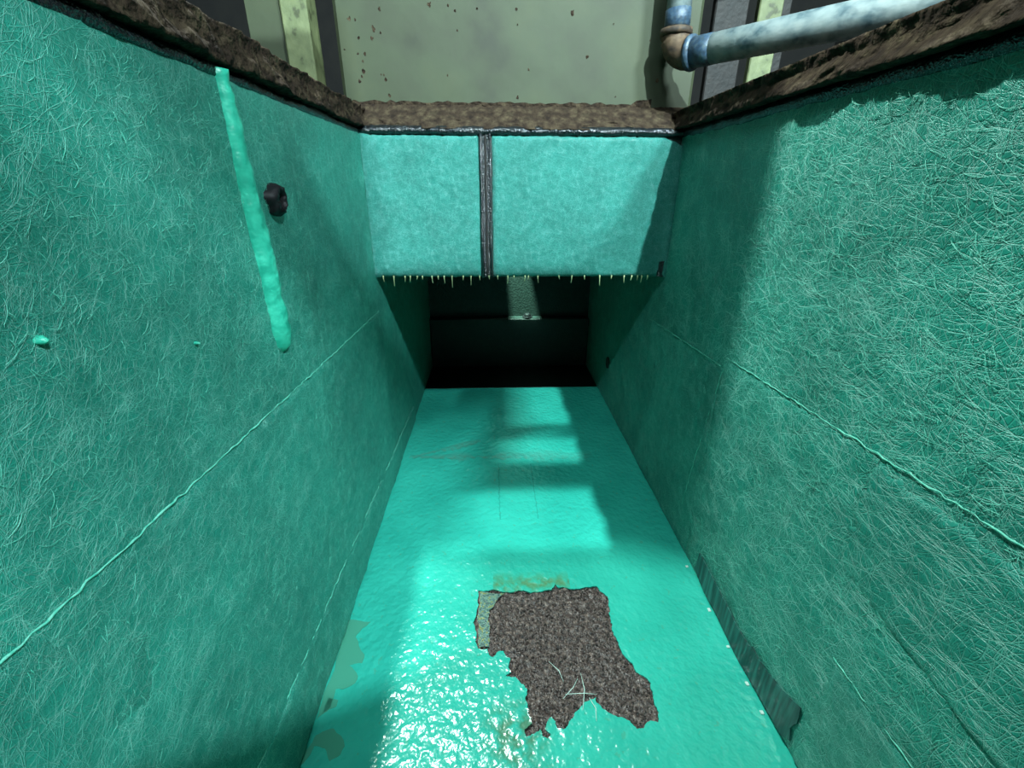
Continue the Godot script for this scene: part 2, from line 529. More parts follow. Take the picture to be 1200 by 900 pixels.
func sheet(called: String, parent: Node, side: float, z0: float, z1: float, hb: Callable, ht: Callable, off: float, m: String, seed_: int, rag_b := 0.0, rag_t := 0.0, rag_z := 0.0, cell := 0.018):
	var x0 := XL if side < 0 else XR
	var inn := -side
	var n := blotch(seed_)
	var fine := FastNoiseLite.new()
	fine.seed = seed_ + 3
	fine.frequency = 7.0
	fine.fractal_octaves = 4
	var hmid: float = ht.call((z0 + z1) * 0.5) - hb.call((z0 + z1) * 0.5)
	var nu := maxi(6, int((z1 - z0) / cell))
	var nv := maxi(4, int(hmid / cell))
	var where := func(u: float, v: float) -> Vector2:
		var z := lerpf(z0, z1, u)
		var b: float = hb.call(z) + rag_b * fine.get_noise_2d(z * 4.0, 3.0)
		var t: float = ht.call(z) + rag_t * fine.get_noise_2d(z * 3.0, 9.0)
		var h := lerpf(b, t, v)
		var ez := (1.0 if u < 0.02 else 0.0) - (1.0 if u > 0.98 else 0.0)
		return Vector2(z + rag_z * absf(ez) * fine.get_noise_2d(h * 3.0, 31.0), h)
	var mesh := grid(nu, nv, func(u, v):
		var q: Vector2 = where.call(u, v)
		var edge := minf(minf(u * nu, (1.0 - u) * nu), minf(v * nv, (1.0 - v) * nv))
		var lift := off + fine.get_noise_2d(q.x, q.y) * 0.0045 + n.get_noise_2d(q.x + 40.0, q.y) * 0.006
		if edge < 0.5: lift = -0.004
		return P(x0 + inn * lift, q.y, q.x)
	, func(u, v):
		var q: Vector2 = where.call(u, v)
		return q + Vector2(seed_ * 0.37, seed_ * 0.19)
	, func(u, v):
		var q: Vector2 = where.call(u, v)
		var k := clampf(0.88 + 0.3 * n.get_noise_2d(q.x, q.y), 0.6, 1.0)
		return Color(k * 0.95, k, k * 0.97))
	return put(called, mesh, M[m], parent)

# a raised pale edge of overlapped laminate along a line on a wall
func seam(parent: Node, side: float, pts: Array, r: float, seed_: int, m := "pale fringe"):
	var x0 := XL if side < 0 else XR
	var rr := RandomNumberGenerator.new()
	rr.seed = seed_
	var line := []
	var rad := []
	for k in pts.size() - 1:
		var a: Vector2 = pts[k]
		var b: Vector2 = pts[k + 1]
		var n := maxi(2, int(a.distance_to(b) / 0.018))
		for i in n:
			var q := a.lerp(b, float(i) / n) + Vector2(0, rr.randf_range(-1, 1) * r * 0.8)
			line.append(P(x0 - side * (0.004 + rr.randf_range(-0.002, 0.004)), q.y, q.x))
			rad.append(r * rr.randf_range(0.25, 0.95))
	return put("seam_edge", tube(line, rad, 7), M[m], parent)

func lining_walls():
	var wl: Node = get_node("wall_left")
	var wr: Node = get_node("wall_right")
	var top := func(_z): return TOP
	var zero := func(_z): return -0.01
	sheet("lining_sheet", wl, -1, -1.7, ZR, zero, top, 0.0, "lining fine", 1, 0.0, 0.012)
	var sl := func(z): return 1.155 - 0.034 * z
	sheet("lining_sheet", wl, -1, -1.6, 2.50, func(_z): return 0.0, sl, 0.004, "lining fine", 4, 0.0, 0.01)
	var sk := func(z): return clampf(0.36 - 0.072 * z, 0.07, 0.31)
	sheet("skirting_sheet", wl, -1, -1.6, 3.2, func(_z): return 0.0, sk, 0.008, "lining fine", 6, 0.0, 0.006)
	seam(wl, -1, [Vector2(0.2, 1.149), Vector2(1.1, 1.116), Vector2(2.5, 1.069)], 0.0028, 5)
	seam(wl, -1, [Vector2(0.5, 0.31), Vector2(1.4, 0.262), Vector2(2.1, 0.21), Vector2(3.0, 0.142)], 0.003, 6)
	sheet("lining_sheet", wr, 1, -1.7, ZR, zero, top, 0.0, "lining coarse", 2, 0.0, 0.012)
	sheet("lining_sheet", wr, 1, 1.70, 2.62, func(_z): return 0.0, func(z): return 1.10 - 0.049 * z, 0.003, "lining fine", 7, 0.0, 0.008, 0.02)
	sheet("lining_sheet", wr, 1, -1.6, 1.72, func(_z): return 0.0, func(z): return 1.131 - 0.038 * z, 0.005, "lining coarse", 8, 0.0, 0.012, 0.03)
	sheet("overlay_strip", wr, 1, -1.0, 0.93, func(z): return 0.63 + 0.113 * z, func(z): return 1.06 + 0.02 * z, 0.009, "lining coarse", 9, 0.006, 0.02, 0.05)
	sheet("skirting_sheet", wr, 1, -1.0, 0.82, func(_z): return 0.0, func(_z): return 0.482, 0.008, "lining fine", 10, 0.0, 0.006, 0.03)
	seam(wr, 1, [Vector2(2.6, 0.974), Vector2(1.71, 1.018)], 0.003, 11)
	seam(wr, 1, [Vector2(1.69, 1.066), Vector2(1.1, 1.09), Vector2(0.3, 1.121)], 0.003, 12)
	seam(wr, 1, [Vector2(1.69, 1.066), Vector2(1.74, 0.8), Vector2(1.79, 0.5), Vector2(1.83, 0.2)], 0.002, 13)
	seam(wr, 1, [Vector2(0.82, 0.482), Vector2(0.3, 0.482)], 0.003, 14)
	strands(wr, 1, 4200, 0.25, 1.70, 0.05, 1.92, 51, 0.010)
	strands(wl, -1, 4200, 0.25, 1.7, 0.1, 1.9, 52, 0.0075, 0.038, 0.6)

# single glass-fibre strands standing proud of the resin
func strands(parent: Node, side: float, count: int, z0: float, z1: float, h0: float, h1: float, seed_: int, off: float, long := 0.06, thin := 1.0):
	var r := RandomNumberGenerator.new()
	r.seed = seed_
	var x0 := XL if side < 0 else XR
	var st := begin()
	st.set_smooth_group(0)
	for k in count:
		var c := Vector2(r.randf_range(z0, z1), r.randf_range(h0, h1))
		var a := r.randf_range(0, PI)
		var ln := r.randf_range(long * 0.35, long)
		var bend := r.randf_range(-0.5, 0.5)
		var w := r.randf_range(0.0003, 0.0007) * thin
		var prev := []
		for i in 6:
			var t := i / 5.0
			var aa := a + bend * (t - 0.5)
			var d := Vector2(cos(aa), sin(aa))
			var q := c + d * (t - 0.5) * ln
			var nn := d.orthogonal() * w
			var lift := off * (0.35 + 0.65 * sin(PI * t)) * 0.6
			var x := x0 - side * lift
			var ring := [P(x, q.y + nn.y, q.x + nn.x), P(x - side * w * 1.3, q.y, q.x), P(x, q.y - nn.y, q.x - nn.x)]
			if prev.size():
				quad(st, prev[0], prev[1], ring[1], ring[0])
				quad(st, prev[1], prev[2], ring[2], ring[1])
			prev = ring
	st.generate_normals()
	tag(put("fibre_strands", st.commit(), M["pale fringe"], parent), "", "", "", "stuff")

# ---------------------------------------------------------------- floor
const BARE := [Vector2(-0.087, 1.522), Vector2(-0.036, 1.520), Vector2(0.007, 1.516), Vector2(0.038, 1.509), Vector2(0.121, 1.514), Vector2(0.252, 1.512), Vector2(0.270, 1.549), Vector2(0.281, 1.527), Vector2(0.324, 1.520), Vector2(0.394, 1.518), Vector2(0.440, 1.524), Vector2(0.466, 1.523), Vector2(0.478, 1.493), Vector2(0.502, 1.466), Vector2(0.496, 1.406), Vector2(0.485, 1.378), Vector2(0.488, 1.322), Vector2(0.487, 1.269), Vector2(0.493, 1.218), Vector2(0.508, 1.174), Vector2(0.525, 1.154), Vector2(0.538, 1.109), Vector2(0.562, 1.093), Vector2(0.572, 1.072), Vector2(0.565, 1.058), Vector2(0.567, 1.031), Vector2(0.561, 1.004), Vector2(0.568, 0.972), Vector2(0.553, 0.939), Vector2(0.528, 0.946), Vector2(0.509, 0.937), Vector2(0.498, 0.923), Vector2(0.474, 0.921), Vector2(0.465, 0.933), Vector2(0.456, 0.948), Vector2(0.438, 0.958), Vector2(0.413, 0.964), Vector2(0.389, 0.976), Vector2(0.369, 0.992), Vector2(0.353, 1.012), Vector2(0.355, 1.032), Vector2(0.331, 1.023), Vector2(0.300, 1.004), Vector2(0.268, 0.980), Vector2(0.244, 0.953), Vector2(0.224, 0.930), Vector2(0.202, 0.934), Vector2(0.198, 0.955), Vector2(0.186, 0.971), Vector2(0.168, 0.956), Vector2(0.159, 0.933), Vector2(0.177, 0.917), Vector2(0.165, 0.903), Vector2(0.147, 0.913), Vector2(0.143, 0.933), Vector2(0.116, 0.920), Vector2(0.092, 0.912), Vector2(0.088, 0.935), Vector2(0.115, 0.952), Vector2(0.104, 0.986), Vector2(0.103, 1.021), Vector2(0.097, 1.035), Vector2(0.107, 1.068), Vector2(0.080, 1.097), Vector2(0.067, 1.115), Vector2(0.027, 1.120), Vector2(0.050, 1.134), Vector2(0.039, 1.157), Vector2(0.047, 1.191), Vector2(0.023, 1.220), Vector2(-0.000, 1.220), Vector2(-0.019, 1.197), Vector2(-0.034, 1.206), Vector2(-0.042, 1.234), Vector2(-0.080, 1.235), Vector2(-0.088, 1.290), Vector2(-0.090, 1.418)]

func floor_maps() -> Array:
	# colour and relief of the gel coat over the whole floor: x from XL to XR, distance 0.4 to 4.45
	var w := 640
	var h := 1600
	var n1 := FastNoiseLite.new()
	n1.seed = 3
	n1.frequency = 0.006
	n1.fractal_octaves = 4
	var n2 := FastNoiseLite.new()
	n2.seed = 9
	n2.frequency = 0.05
	n2.fractal_octaves = 3
	var col := PackedByteArray()
	col.resize(w * h * 3)
	var hb := PackedByteArray()
	hb.resize(w * h)
	var hole := PackedVector2Array(BARE)
	for j in h:
		var z := 4.45 - 4.05 * (j + 0.5) / h
		for i in w:
			var x := XL + (XR - XL) * (i + 0.5) / w
			var a := n1.get_noise_2d(i, j)
			var b := n2.get_noise_2d(i, j)
			var c := Color(0.185 + 0.03 * a, 0.675 + 0.05 * a, 0.60 + 0.045 * a)
			if z > 2.5 and z < 2.95:
				# brownish wet marks across the floor
				var wet := 0.0
				for q in [[Vector2(-0.58, 2.66), Vector2(-0.12, 2.85), 0.035], [Vector2(-0.58, 2.655), Vector2(0.62, 2.63), 0.05]]:
					var near := Geometry2D.get_closest_point_to_segment(Vector2(x, z), q[0], q[1])
					var wd: float = q[2] * (0.25 + 0.9 * clampf((near.x + 0.6) / 0.4, 0, 1)) * (1.0 + 1.6 * a)
					wet = maxf(wet, 1.0 - near.distance_to(Vector2(x, z + b * 0.02)) / maxf(wd, 0.004))
				c = c.lerp(Color(0.38, 0.52, 0.46), clampf(wet * 1.5, 0, 1) * (0.38 + 0.3 * b) * clampf(1.1 - x, 0.2, 1))
			if z > 0.8 and z < 1.65 and x > -0.2 and x < 0.65:
				# yellow-brown rim round the bare patch
				var q := Vector2(x, z)
				if z > 1.5 and x > -0.02 and x < 0.34: c = c.lerp(Color(0.42, 0.42, 0.22), clampf((0.075 - absf(z - 1.55)) * 9.0, 0, 0.6) * clampf(0.6 + b, 0, 1))
				var dd := q.distance_to(Vector2(0.06, 0.92))
				if dd < 0.14: c = c.lerp(Color(0.35, 0.38, 0.25), clampf((0.14 - dd) * 7.0 * (0.5 + 1.2 * b), 0, 0.6))
			# fine cracks running with the floor
			if z > 2.0 and z < 2.55:
				if absf(x - 0.02 - 0.006 * b) < 0.0035 or absf(x - 0.235 - 0.004 * b) < 0.003: c = c.lerp(Color(0.1, 0.4, 0.36), 0.3)
			if b > 0.56: c = c.lerp(Color(0.3, 0.6, 0.5), 0.5)
			var o := (j * w + i) * 3
			col[o] = int(clampf(c.r, 0, 1) * 255)
			col[o + 1] = int(clampf(c.g, 0, 1) * 255)
			col[o + 2] = int(clampf(c.b, 0, 1) * 255)
			hb[j * w + i] = int(clampf(0.5 + 0.28 * a + 0.3 * b, 0, 1) * 255)
	return [to_tex(w, h, col), to_tex(w, h, hb, Image.FORMAT_L8)]

func pit_floor():
	var f: Node = get_node("floor")
	var maps := floor_maps()
	var gel := mat("gel coat", Color.WHITE, 0.22, 0.5)
	gel.albedo_texture = maps[0]
	gel.heightmap_enabled = true
	gel.heightmap_texture = maps[1]
	gel.heightmap_scale = 0.9
	var uv := func(p): return Vector2((p.x - XL) / (XR - XL), (4.45 - p.y) / 4.05)
	var flat := func(p, t): return P(p.x, -0.007 + t, p.y)
	var hole := ragged(BARE, 3, 0.14, 23)
	var n := 0
	var st := begin()
	for half in [[XL - 0.01, 0.30], [0.30, XR + 0.01]]:
		var rect := PackedVector2Array([Vector2(half[0], 0.2), Vector2(half[1], 0.2), Vector2(half[1], ZR), Vector2(half[0], ZR)])
		for piece in Geometry2D.clip_polygons(rect, hole):
			st.append_from(slab(piece, flat, 0.007, uv), 0, Transform3D())
	put("floor_lining", st.commit(), gel, f)
	put("floor_lining", box_mesh(P(XL - 0.01, -0.02, -1.7), P(XR + 0.01, 0.0, 0.2), 0.0), gel, f)
	# wet film whose black paints in the shade beyond the lit floor
	var sl := mat("shade_film", hexc(8, 22, 19), 0.28, 0.5)
	tag(put("shade_film", box_mesh(P(XL, -0.004, 3.80), P(XR, 0.003, ZR - 0.1), 0.002), sl, f), "wet floor film coloured black to paint the shade inside the dark opening", "")
	# the bare rough bed where the lining has come away
	var no := FastNoiseLite.new()
	no.seed = 5
	no.frequency = 22.0
	no.fractal_octaves = 4
	var bed := grid(150, 150, func(u, v):
		var x := lerpf(-0.13, 0.61, u)
		var z := lerpf(0.87, 1.6, v)
		return P(x, -0.0105 + 0.013 * no.get_noise_2d(x, z), z)
	, func(u, v): return Vector2(u, v))
	tag(put("bare_patch", bed, M["substrate"], f), "rough dark grey bed exposed where the turquoise lining has come away", "")
	put("floor_bed", box_mesh(P(XL - 0.012, -0.03, 0.2), P(XR + 0.012, -0.018, ZR), 0.0), M["substrate"], f)
	# grit on it
	var r := RandomNumberGenerator.new()
	r.seed = 8
	st = begin()
	st.set_smooth_group(-1)
	var poly := PackedVector2Array(BARE)
	for k in 4200:
		var q := Vector2(r.randf_range(-0.09, 0.57), r.randf_range(0.91, 1.55))
		if not Geometry2D.is_point_in_polygon(q, poly): continue
		var s := r.randf_range(0.0012, 0.0055)
		var b := Basis.from_euler(Vector3(r.randf() * 6, r.randf() * 6, r.randf() * 6)).scaled(Vector3(s, s * 0.7, s))
		var o := P(q.x, -0.006 + s * 0.3, q.y)
		var v := []
		for e in [Vector3.RIGHT, Vector3.LEFT, Vector3.UP, Vector3.DOWN, Vector3.BACK, Vector3.FORWARD]: v.append(o + b * (e * r.randf_range(0.7, 1.3)))
		for t in [[0, 2, 4], [4, 2, 1], [1, 2, 5], [5, 2, 0], [4, 3, 0], [1, 3, 4], [5, 3, 1], [0, 3, 5]]:
			for i in t: st.add_vertex(v[i])
	st.generate_normals()
	tag(put("grit", st.commit(), M["substrate"], f), "", "", "", "stuff")
	# loose straws of glass fibre on the bed
	for s in [[0.235, 1.03, 0.30, 1.10], [0.30, 0.99, 0.315, 1.12], [0.20, 1.17, 0.245, 1.09], [0.245, 1.045, 0.36, 1.04], [0.33, 1.03, 0.34, 0.95]]:
		tag(put("straw", tube([P(s[0], 0.0, s[1]), P((s[0] + s[2]) * 0.5 + 0.01, 0.006, (s[1] + s[3]) * 0.5), P(s[2], 0.001, s[3])], [0.0012, 0.0016, 0.001], 6), M["chip"], f), "pale loose fibre on the bare patch", "")
	# thin older layer left along the straight edge
	var rem := ragged([Vector2(-0.081, 1.514), Vector2(0.033, 1.502), Vector2(-0.002, 1.464), Vector2(-0.036, 1.416), Vector2(-0.042, 1.369), Vector2(-0.035, 1.288), Vector2(-0.034, 1.242), Vector2(-0.074, 1.241), Vector2(-0.080, 1.298), Vector2(-0.083, 1.417)], 3, 0.1, 29)
	tag(put("old_layer", slab(rem, func(p, t): return P(p.x, -0.007 + t, p.y), 0.005, func(p): return p), rough_mat("old layer", [[0.3, hexc(52, 84, 78)], [0.55, hexc(86, 128, 118)], [0.75, hexc(120, 120, 60)]], 0.4, 0.03, 3.0, 0.2, 73), f), "grey green remnant of an older layer at the straight edge", "")
	# wet patches by the left wall
	for q in [[[Vector2(-0.637, 1.388), Vector2(-0.540, 1.373), Vector2(-0.569, 1.343), Vector2(-0.585, 1.304), Vector2(-0.529, 1.226), Vector2(-0.529, 1.191), Vector2(-0.577, 1.184), Vector2(-0.531, 1.140), Vector2(-0.533, 1.115), Vector2(-0.574, 1.093), Vector2(-0.599, 1.094), Vector2(-0.605, 1.018), Vector2(-0.634, 0.991), Vector2(-0.636, 1.064), Vector2(-0.630, 1.143), Vector2(-0.633, 1.230), Vector2(-0.637, 1.306)], 1], [[Vector2(-0.592, 0.955), Vector2(-0.564, 0.961), Vector2(-0.511, 0.906), Vector2(-0.518, 0.882), Vector2(-0.547, 0.864), Vector2(-0.574, 0.902), Vector2(-0.612, 0.910), Vector2(-0.629, 0.862), Vector2(-0.637, 0.856), Vector2(-0.627, 0.911), Vector2(-0.617, 0.943)], 2], [[Vector2(-0.620, 1.063), Vector2(-0.578, 1.054), Vector2(-0.579, 1.032), Vector2(-0.618, 1.012)], 3]]:
		put("wet_patch", slab(ragged(q[0], 2, 0.10, 90 + q[1]), func(p, t): return P(p.x, t, p.y), 0.0012, func(p): return p), M["puddle"], f)

# ---------------------------------------------------------------- hanging end wall
func end_wall():
	var w = struct("wall_end", box_mesh(P(XL - 0.01, HB + 0.003, ZB + 0.01), P(XR + 0.01, TOP + 0.01, ZB + 0.085), 0.0), M["chamber black"], "hanging end wall of two green laminate panels above the dark opening", "wall")
	var n := blotch(77)
	var fine := FastNoiseLite.new()
	fine.seed = 78
	fine.frequency = 9.0
	fine.fractal_octaves = 4
	for q in [[XL + 0.0, -0.062, 0.35], [-0.001, XR + 0.0, 1.9]]:
		var x0: float = q[0]
		var x1: float = q[1]
		var nu := int((x1 - x0) / 0.012)
		var nv := 58
		var where := func(u: float, v: float) -> Vector2:
			var x := lerpf(x0, x1, u)
			var t := TOP - 0.006 + 0.009 * fine.get_noise_2d(x * 4.0, 2.0)
			if x1 > 0.5: t -= 0.05 * pow(clampf((x - 0.84) / 0.115, 0, 1), 2.0)
			var b := HB + 0.004 * fine.get_noise_2d(x * 5.0, 7.0)
			return Vector2(x + (0.003 * fine.get_noise_2d(v * 3.0, x0) if u < 0.01 or u > 0.99 else 0.0), lerpf(b, t, v))
		var m := grid(nu, nv, func(u, v):
			var s: Vector2 = where.call(u, v)
			var edge := minf(minf(u * nu, (1.0 - u) * nu), minf(v * nv, (1.0 - v) * nv))
			var lift := 0.007 + 0.004 * fine.get_noise_2d(s.x, s.y)
			if edge < 2.5: lift -= 0.0045 * (1.0 - edge / 2.5)
			if edge < 0.5: lift = -0.012
			if x1 > 0.5: lift += 0.035 * pow(clampf((s.x - 0.89) / 0.065, 0, 1), 2.0)
			else: lift += 0.03 * pow(clampf((XL + 0.05 - s.x) / 0.05, 0, 1), 2.0)
			return P(s.x, s.y, ZB - lift)
		, func(u, v): return where.call(u, v) + Vector2(q[2], 0.3)
		, func(u, v):
			var s: Vector2 = where.call(u, v)
			var k := clampf(0.71 + 0.12 * n.get_noise_2d(s.x * 2.0, s.y * 2.0), 0.6, 1.0)
			return Color(k * 0.9, k, k))
		put("lining_panel", m, M["lining panel"], w)
	# dark joint between the panels: two ridges and a groove
	for q in [[-0.056, 0.007], [-0.010, 0.006]]:
		put("joint_ridge", tube([P(q[0], HB - 0.002, ZB - 0.004), P(q[0] - 0.001, 1.45, ZB - 0.006), P(q[0] + 0.001, 1.7, ZB - 0.005), P(q[0], TOP, ZB - 0.004)], [q[1], q[1] * 1.1, q[1] * 0.9, q[1]], 10, 0.004, 4), M["tar"], w)
	put("joint_strip", box_mesh(P(-0.058, HB, ZB - 0.001), P(-0.006, TOP, ZB + 0.02), 0.002), M["tar"], w)
	put("joint_core", box_mesh(P(-0.037, HB + 0.002, ZB - 0.007), P(-0.027, TOP - 0.01, ZB + 0.005), 0.003), M["dark metal"], w)
	tag(put("bare_notch", slab(ragged([Vector2(0.905, 1.252), Vector2(0.953, 1.25), Vector2(0.95, 1.335), Vector2(0.912, 1.33)], 2, 0.06, 4), func(p, t): return P(p.x, p.y, ZB - 0.012 - t), 0.012, func(p): return p), M["tar"], w), "small black bare notch in the lower right corner", "")
	# hardened resin drips along the lower edge
	var px := [451, 463, 476, 482, 490, 496, 507, 514, 521, 530, 543, 552, 562, 573, 583, 595, 602, 615, 619, 630, 655, 670, 685, 703, 717, 732, 741, 748, 753, 760]
	var ln := [6, 12, 6, 6, 3, 3, 8, 3, 8, 14, 4, 11, 4, 3, 3, 9, 2, 6, 4, 8, 3, 8, 4, 12, 3, 8, 5, 5, 8, 4]
	for k in px.size():
		var x: float = XL + (px[k] - 443.0) / 337.0 * (XR - XL)
		var l: float = ln[k] * 0.0040
		var lean := rng.randf_range(-0.004, 0.004)
		put("resin_drip", tube([P(x, HB + 0.008, ZB - 0.006), P(x, HB - 0.002, ZB - 0.005), P(x + lean * 0.4, HB - l * 0.5, ZB - 0.005), P(x + lean, HB - l, ZB - 0.005)], [0.004, 0.003, 0.0014, 0.0018], 7), M["drip"], w)

# ---------------------------------------------------------------- kerbs
func rough_strip(z0: float, z1: float, prof: Callable, steps: int, amp: float, seed_: int, along_x := false, cell := 0.012) -> ArrayMesh:
	var n := FastNoiseLite.new()
	n.seed = seed_
	n.frequency = 11.0
	n.fractal_octaves = 5
	var nu := int(absf(z1 - z0) / cell)
	return grid(nu, steps, func(u, v):
		var z := lerpf(z0, z1, u)
		var q: Vector2 = prof.call(z, v)
		var k := n.get_noise_3d(z, q.x * 2.0, q.y * 2.0) * amp + n.get_noise_3d(z * 0.3, q.x * 0.6 + 5.0, q.y * 0.6) * amp * 1.1
		return P(z, q.y + k * 0.4, q.x + k) if along_x else P(q.x + k, q.y + k * 0.5, z)
	, func(u, v): return Vector2(u, v))

func pw(v: float, pts: Array) -> Vector2:
	var s := v * (pts.size() - 1)
	var i := mini(int(s), pts.size() - 2)
	return (pts[i] as Vector2).lerp(pts[i + 1], s - i)

func kerbs():
	# left: broken concrete lip with a black tar line under it
	var l = struct("trim_1", rough_strip(-1.8, 2.72, func(_z, v): return pw(v, [Vector2(XL - 0.02, 1.962), Vector2(XL + 0.022, 1.966), Vector2(XL + 0.014, 2.0), Vector2(XL + 0.006, 2.03), Vector2(XL + 0.012, 2.052), Vector2(XL - 0.02, 2.058), Vector2(XL - 0.3, 2.062), Vector2(XL - 0.3, 1.9)]), 28, 0.012, 201), M["kerb"], "broken brown concrete kerb along the top of the left wall", "kerb")
	put("tar_line", rough_strip(-1.8, ZB, func(_z, v): return pw(v, [Vector2(XL - 0.02, 1.925), Vector2(XL + 0.001, 1.934), Vector2(XL + 0.004, 1.95), Vector2(XL - 0.02, 1.972)]), 8, 0.007, 203), M["tar"], l)
	var r = struct("trim_2", rough_strip(-1.8, 2.72, func(_z, v): return pw(v, [Vector2(XR + 0.02, 1.972), Vector2(XR - 0.05, 1.966), Vector2(XR - 0.036, 1.995), Vector2(XR - 0.022, 2.025), Vector2(XR - 0.034, 2.052), Vector2(XR + 0.02, 2.066), Vector2(XR + 0.3, 2.068), Vector2(XR + 0.3, 1.9)]), 28, 0.016, 205), M["kerb"], "crumbling brown concrete kerb along the top of the right wall", "kerb")
	put("tar_line", rough_strip(-1.8, ZB, func(_z, v): return pw(v, [Vector2(XR + 0.02, 1.925), Vector2(XR - 0.002, 1.932), Vector2(XR - 0.006, 1.955), Vector2(XR + 0.02, 1.985)]), 8, 0.007, 207), M["tar"], r)
	var e = struct("trim_3", rough_strip(XL - 0.06, XR + 0.06, func(_x, v): return pw(v, [Vector2(ZB + 0.05, 1.955), Vector2(ZB - 0.004, 1.965), Vector2(ZB + 0.02, 1.985), Vector2(ZB + 0.09, 2.03), Vector2(2.69, 2.085), Vector2(2.75, 2.10)]), 30, 0.022, 209, true, 0.008), M["kerb"], "brown mortar fillet between the hanging panels and the green pier", "kerb")
	put("tar_line", rough_strip(XL, XR, func(_x, v): return pw(v, [Vector2(ZB + 0.02, 1.935), Vector2(ZB - 0.006, 1.938), Vector2(ZB - 0.014, 1.955), Vector2(ZB - 0.002, 1.972), Vector2(ZB + 0.03, 1.98)]), 10, 0.006, 211, true, 0.008), M["tar"], e)

# ---------------------------------------------------------------- above the rim
func above():
	var st := begin()
	box(st, P(-0.75, 2.05, 2.70), P(1.045, 3.29, 3.25), 0.018)
	var p = tag(put("pier", done(st), M["pier paint"]), "broad grey green painted concrete pier above the hanging panels", "pier")
	# dirt left along the foot of the pier, and flaked paint
	var foot := [Vector2(-0.75, 2.06)]
	var r := RandomNumberGenerator.new()
	r.seed = 41
	for i in 61: foot.append(Vector2(0.83 - i * 0.0263, 2.100 + r.randf_range(-0.006, 0.006) + (0.02 if i < 4 else 0.0)))
	foot.append(Vector2(-0.75, 2.06))
	foot[0] = Vector2(0.83, 2.06)
	tag(put("mortar_smear", slab(PackedVector2Array(foot), func(q, t): return P(q.x, q.y, 2.70 - t), 0.006, func(q): return q), M["kerb"], p), "dark brown mortar smeared along the foot of the pier", "")
	st = begin()
	for k in 34:
		var cx := r.randf_range(-0.74, -0.5) if k < 18 else r.randf_range(-0.5, 1.0)
		var c0 := Vector2(cx, r.randf_range(2.12, 2.5))
		var rr := r.randf_range(0.003, 0.011)
		var ring := []
		for i in 7:
			var a := TAU * i / 7.0
			ring.append(c0 + Vector2(cos(a) * rr * r.randf_range(0.4, 1.3), sin(a) * rr * r.randf_range(0.5, 1.6)))
		st.append_from(slab(ragged(ring, 1, 0.15, k), func(q, t): return P(q.x, q.y, 2.70 - t), 0.0012, func(q): return q), 0, Transform3D())
	tag(put("paint_flaws", st.commit(), M["kerb"], p), "", "", "", "stuff")
	# left: channel column of steel
	var c := base("steel_column", P(-1.05, 2.0, 2.8))
	tag(c, "grey green steel column behind the left kerb", "column")
	put("web", box_mesh(Vector3(-0.15, 0, -0.03), Vector3(0.05, 2.4, 0.0)), M["pier paint"], c)
	put("flange", box_mesh(Vector3(0.03, 0, -0.12), Vector3(0.16, 2.4, 0.035), 0.008), M["post paint"], c)
	var d := base("steel_column", P(1.62, 2.0, 3.2))
	tag(d, "pale green steel column behind the right kerb below the pipe", "column")
	put("flange", box_mesh(Vector3(-0.06, 0, -0.05), Vector3(0.08, 2.4, 0.0), 0.006), M["post paint"], d)
	put("web", box_mesh(Vector3(0.08, 0, -0.12), Vector3(0.14, 2.4, -0.02), 0.006), M["dark metal"], d)
	tag(put("panel", box_mesh(P(1.20, 2.0, 2.95), P(1.38, 3.28, 3.0), 0.006), M["dark metal"]), "dark brown board standing between the pier and the right column", "board")
	# pipe: down the pier, round an elbow, off over the right kerb
	var g := base("pipe", P(0.87, 2.27, 2.56))
	tag(g, "white and blue painted pipe turning off over the right kerb", "pipe")
	var dir := Vector3(0.65, 0, 0.76).normalized()
	put("riser", tube([Vector3(0.0, 0.10, 0), Vector3(-0.004, 0.5, 0), Vector3(-0.01, 1.02, 0)], [0.055, 0.055, 0.055]), M["pipe paint"], g)
	tag(put("riser_sleeve", tube([Vector3(0, 0.118, 0), Vector3(0, 0.15, 0), Vector3(-0.002, 0.185, 0)], [0.0575, 0.0575, 0.0575]), M["blue paint"], g), "blue painted length above the elbow", "")
	var el := []
	var er := []
	var rb := 0.085
	for i in 13:
		var a := i / 12.0 * PI * 0.5
		el.append(dir * rb * (1.0 - cos(a)) + Vector3(0, 0.09 - rb * sin(a) + 0.0, 0) + Vector3(0, 0.0, 0))
		er.append(0.066)
	var eln = put("elbow", tube(el, er, 28, 0.003), M["rust"], g)
	var endp: Vector3 = el[-1]
	put("collar", lathe(Vector3(0, 0.085, 0), Vector3.UP, [Vector2(0.05, 0), Vector2(0.072, 0), Vector2(0.074, 0.012), Vector2(0.072, 0.026), Vector2(0.05, 0.028)]), M["rust"], g)
	tag(put("collar", lathe(endp - dir * 0.005, dir, [Vector2(0.05, 0), Vector2(0.071, 0), Vector2(0.073, 0.01), Vector2(0.071, 0.024), Vector2(0.05, 0.026)]), M["blue paint"], g), "pale blue collar on the elbow", "")
	put("run", tube([endp, endp + dir * 0.4, endp + dir * 2.2], [0.060, 0.060, 0.060]), M["pipe paint"], g)
	put("run_sleeve", tube([endp + dir * 0.02, endp + dir * 0.08, endp + dir * 0.11], [0.0615, 0.0615, 0.0607]), M["blue paint"], g)

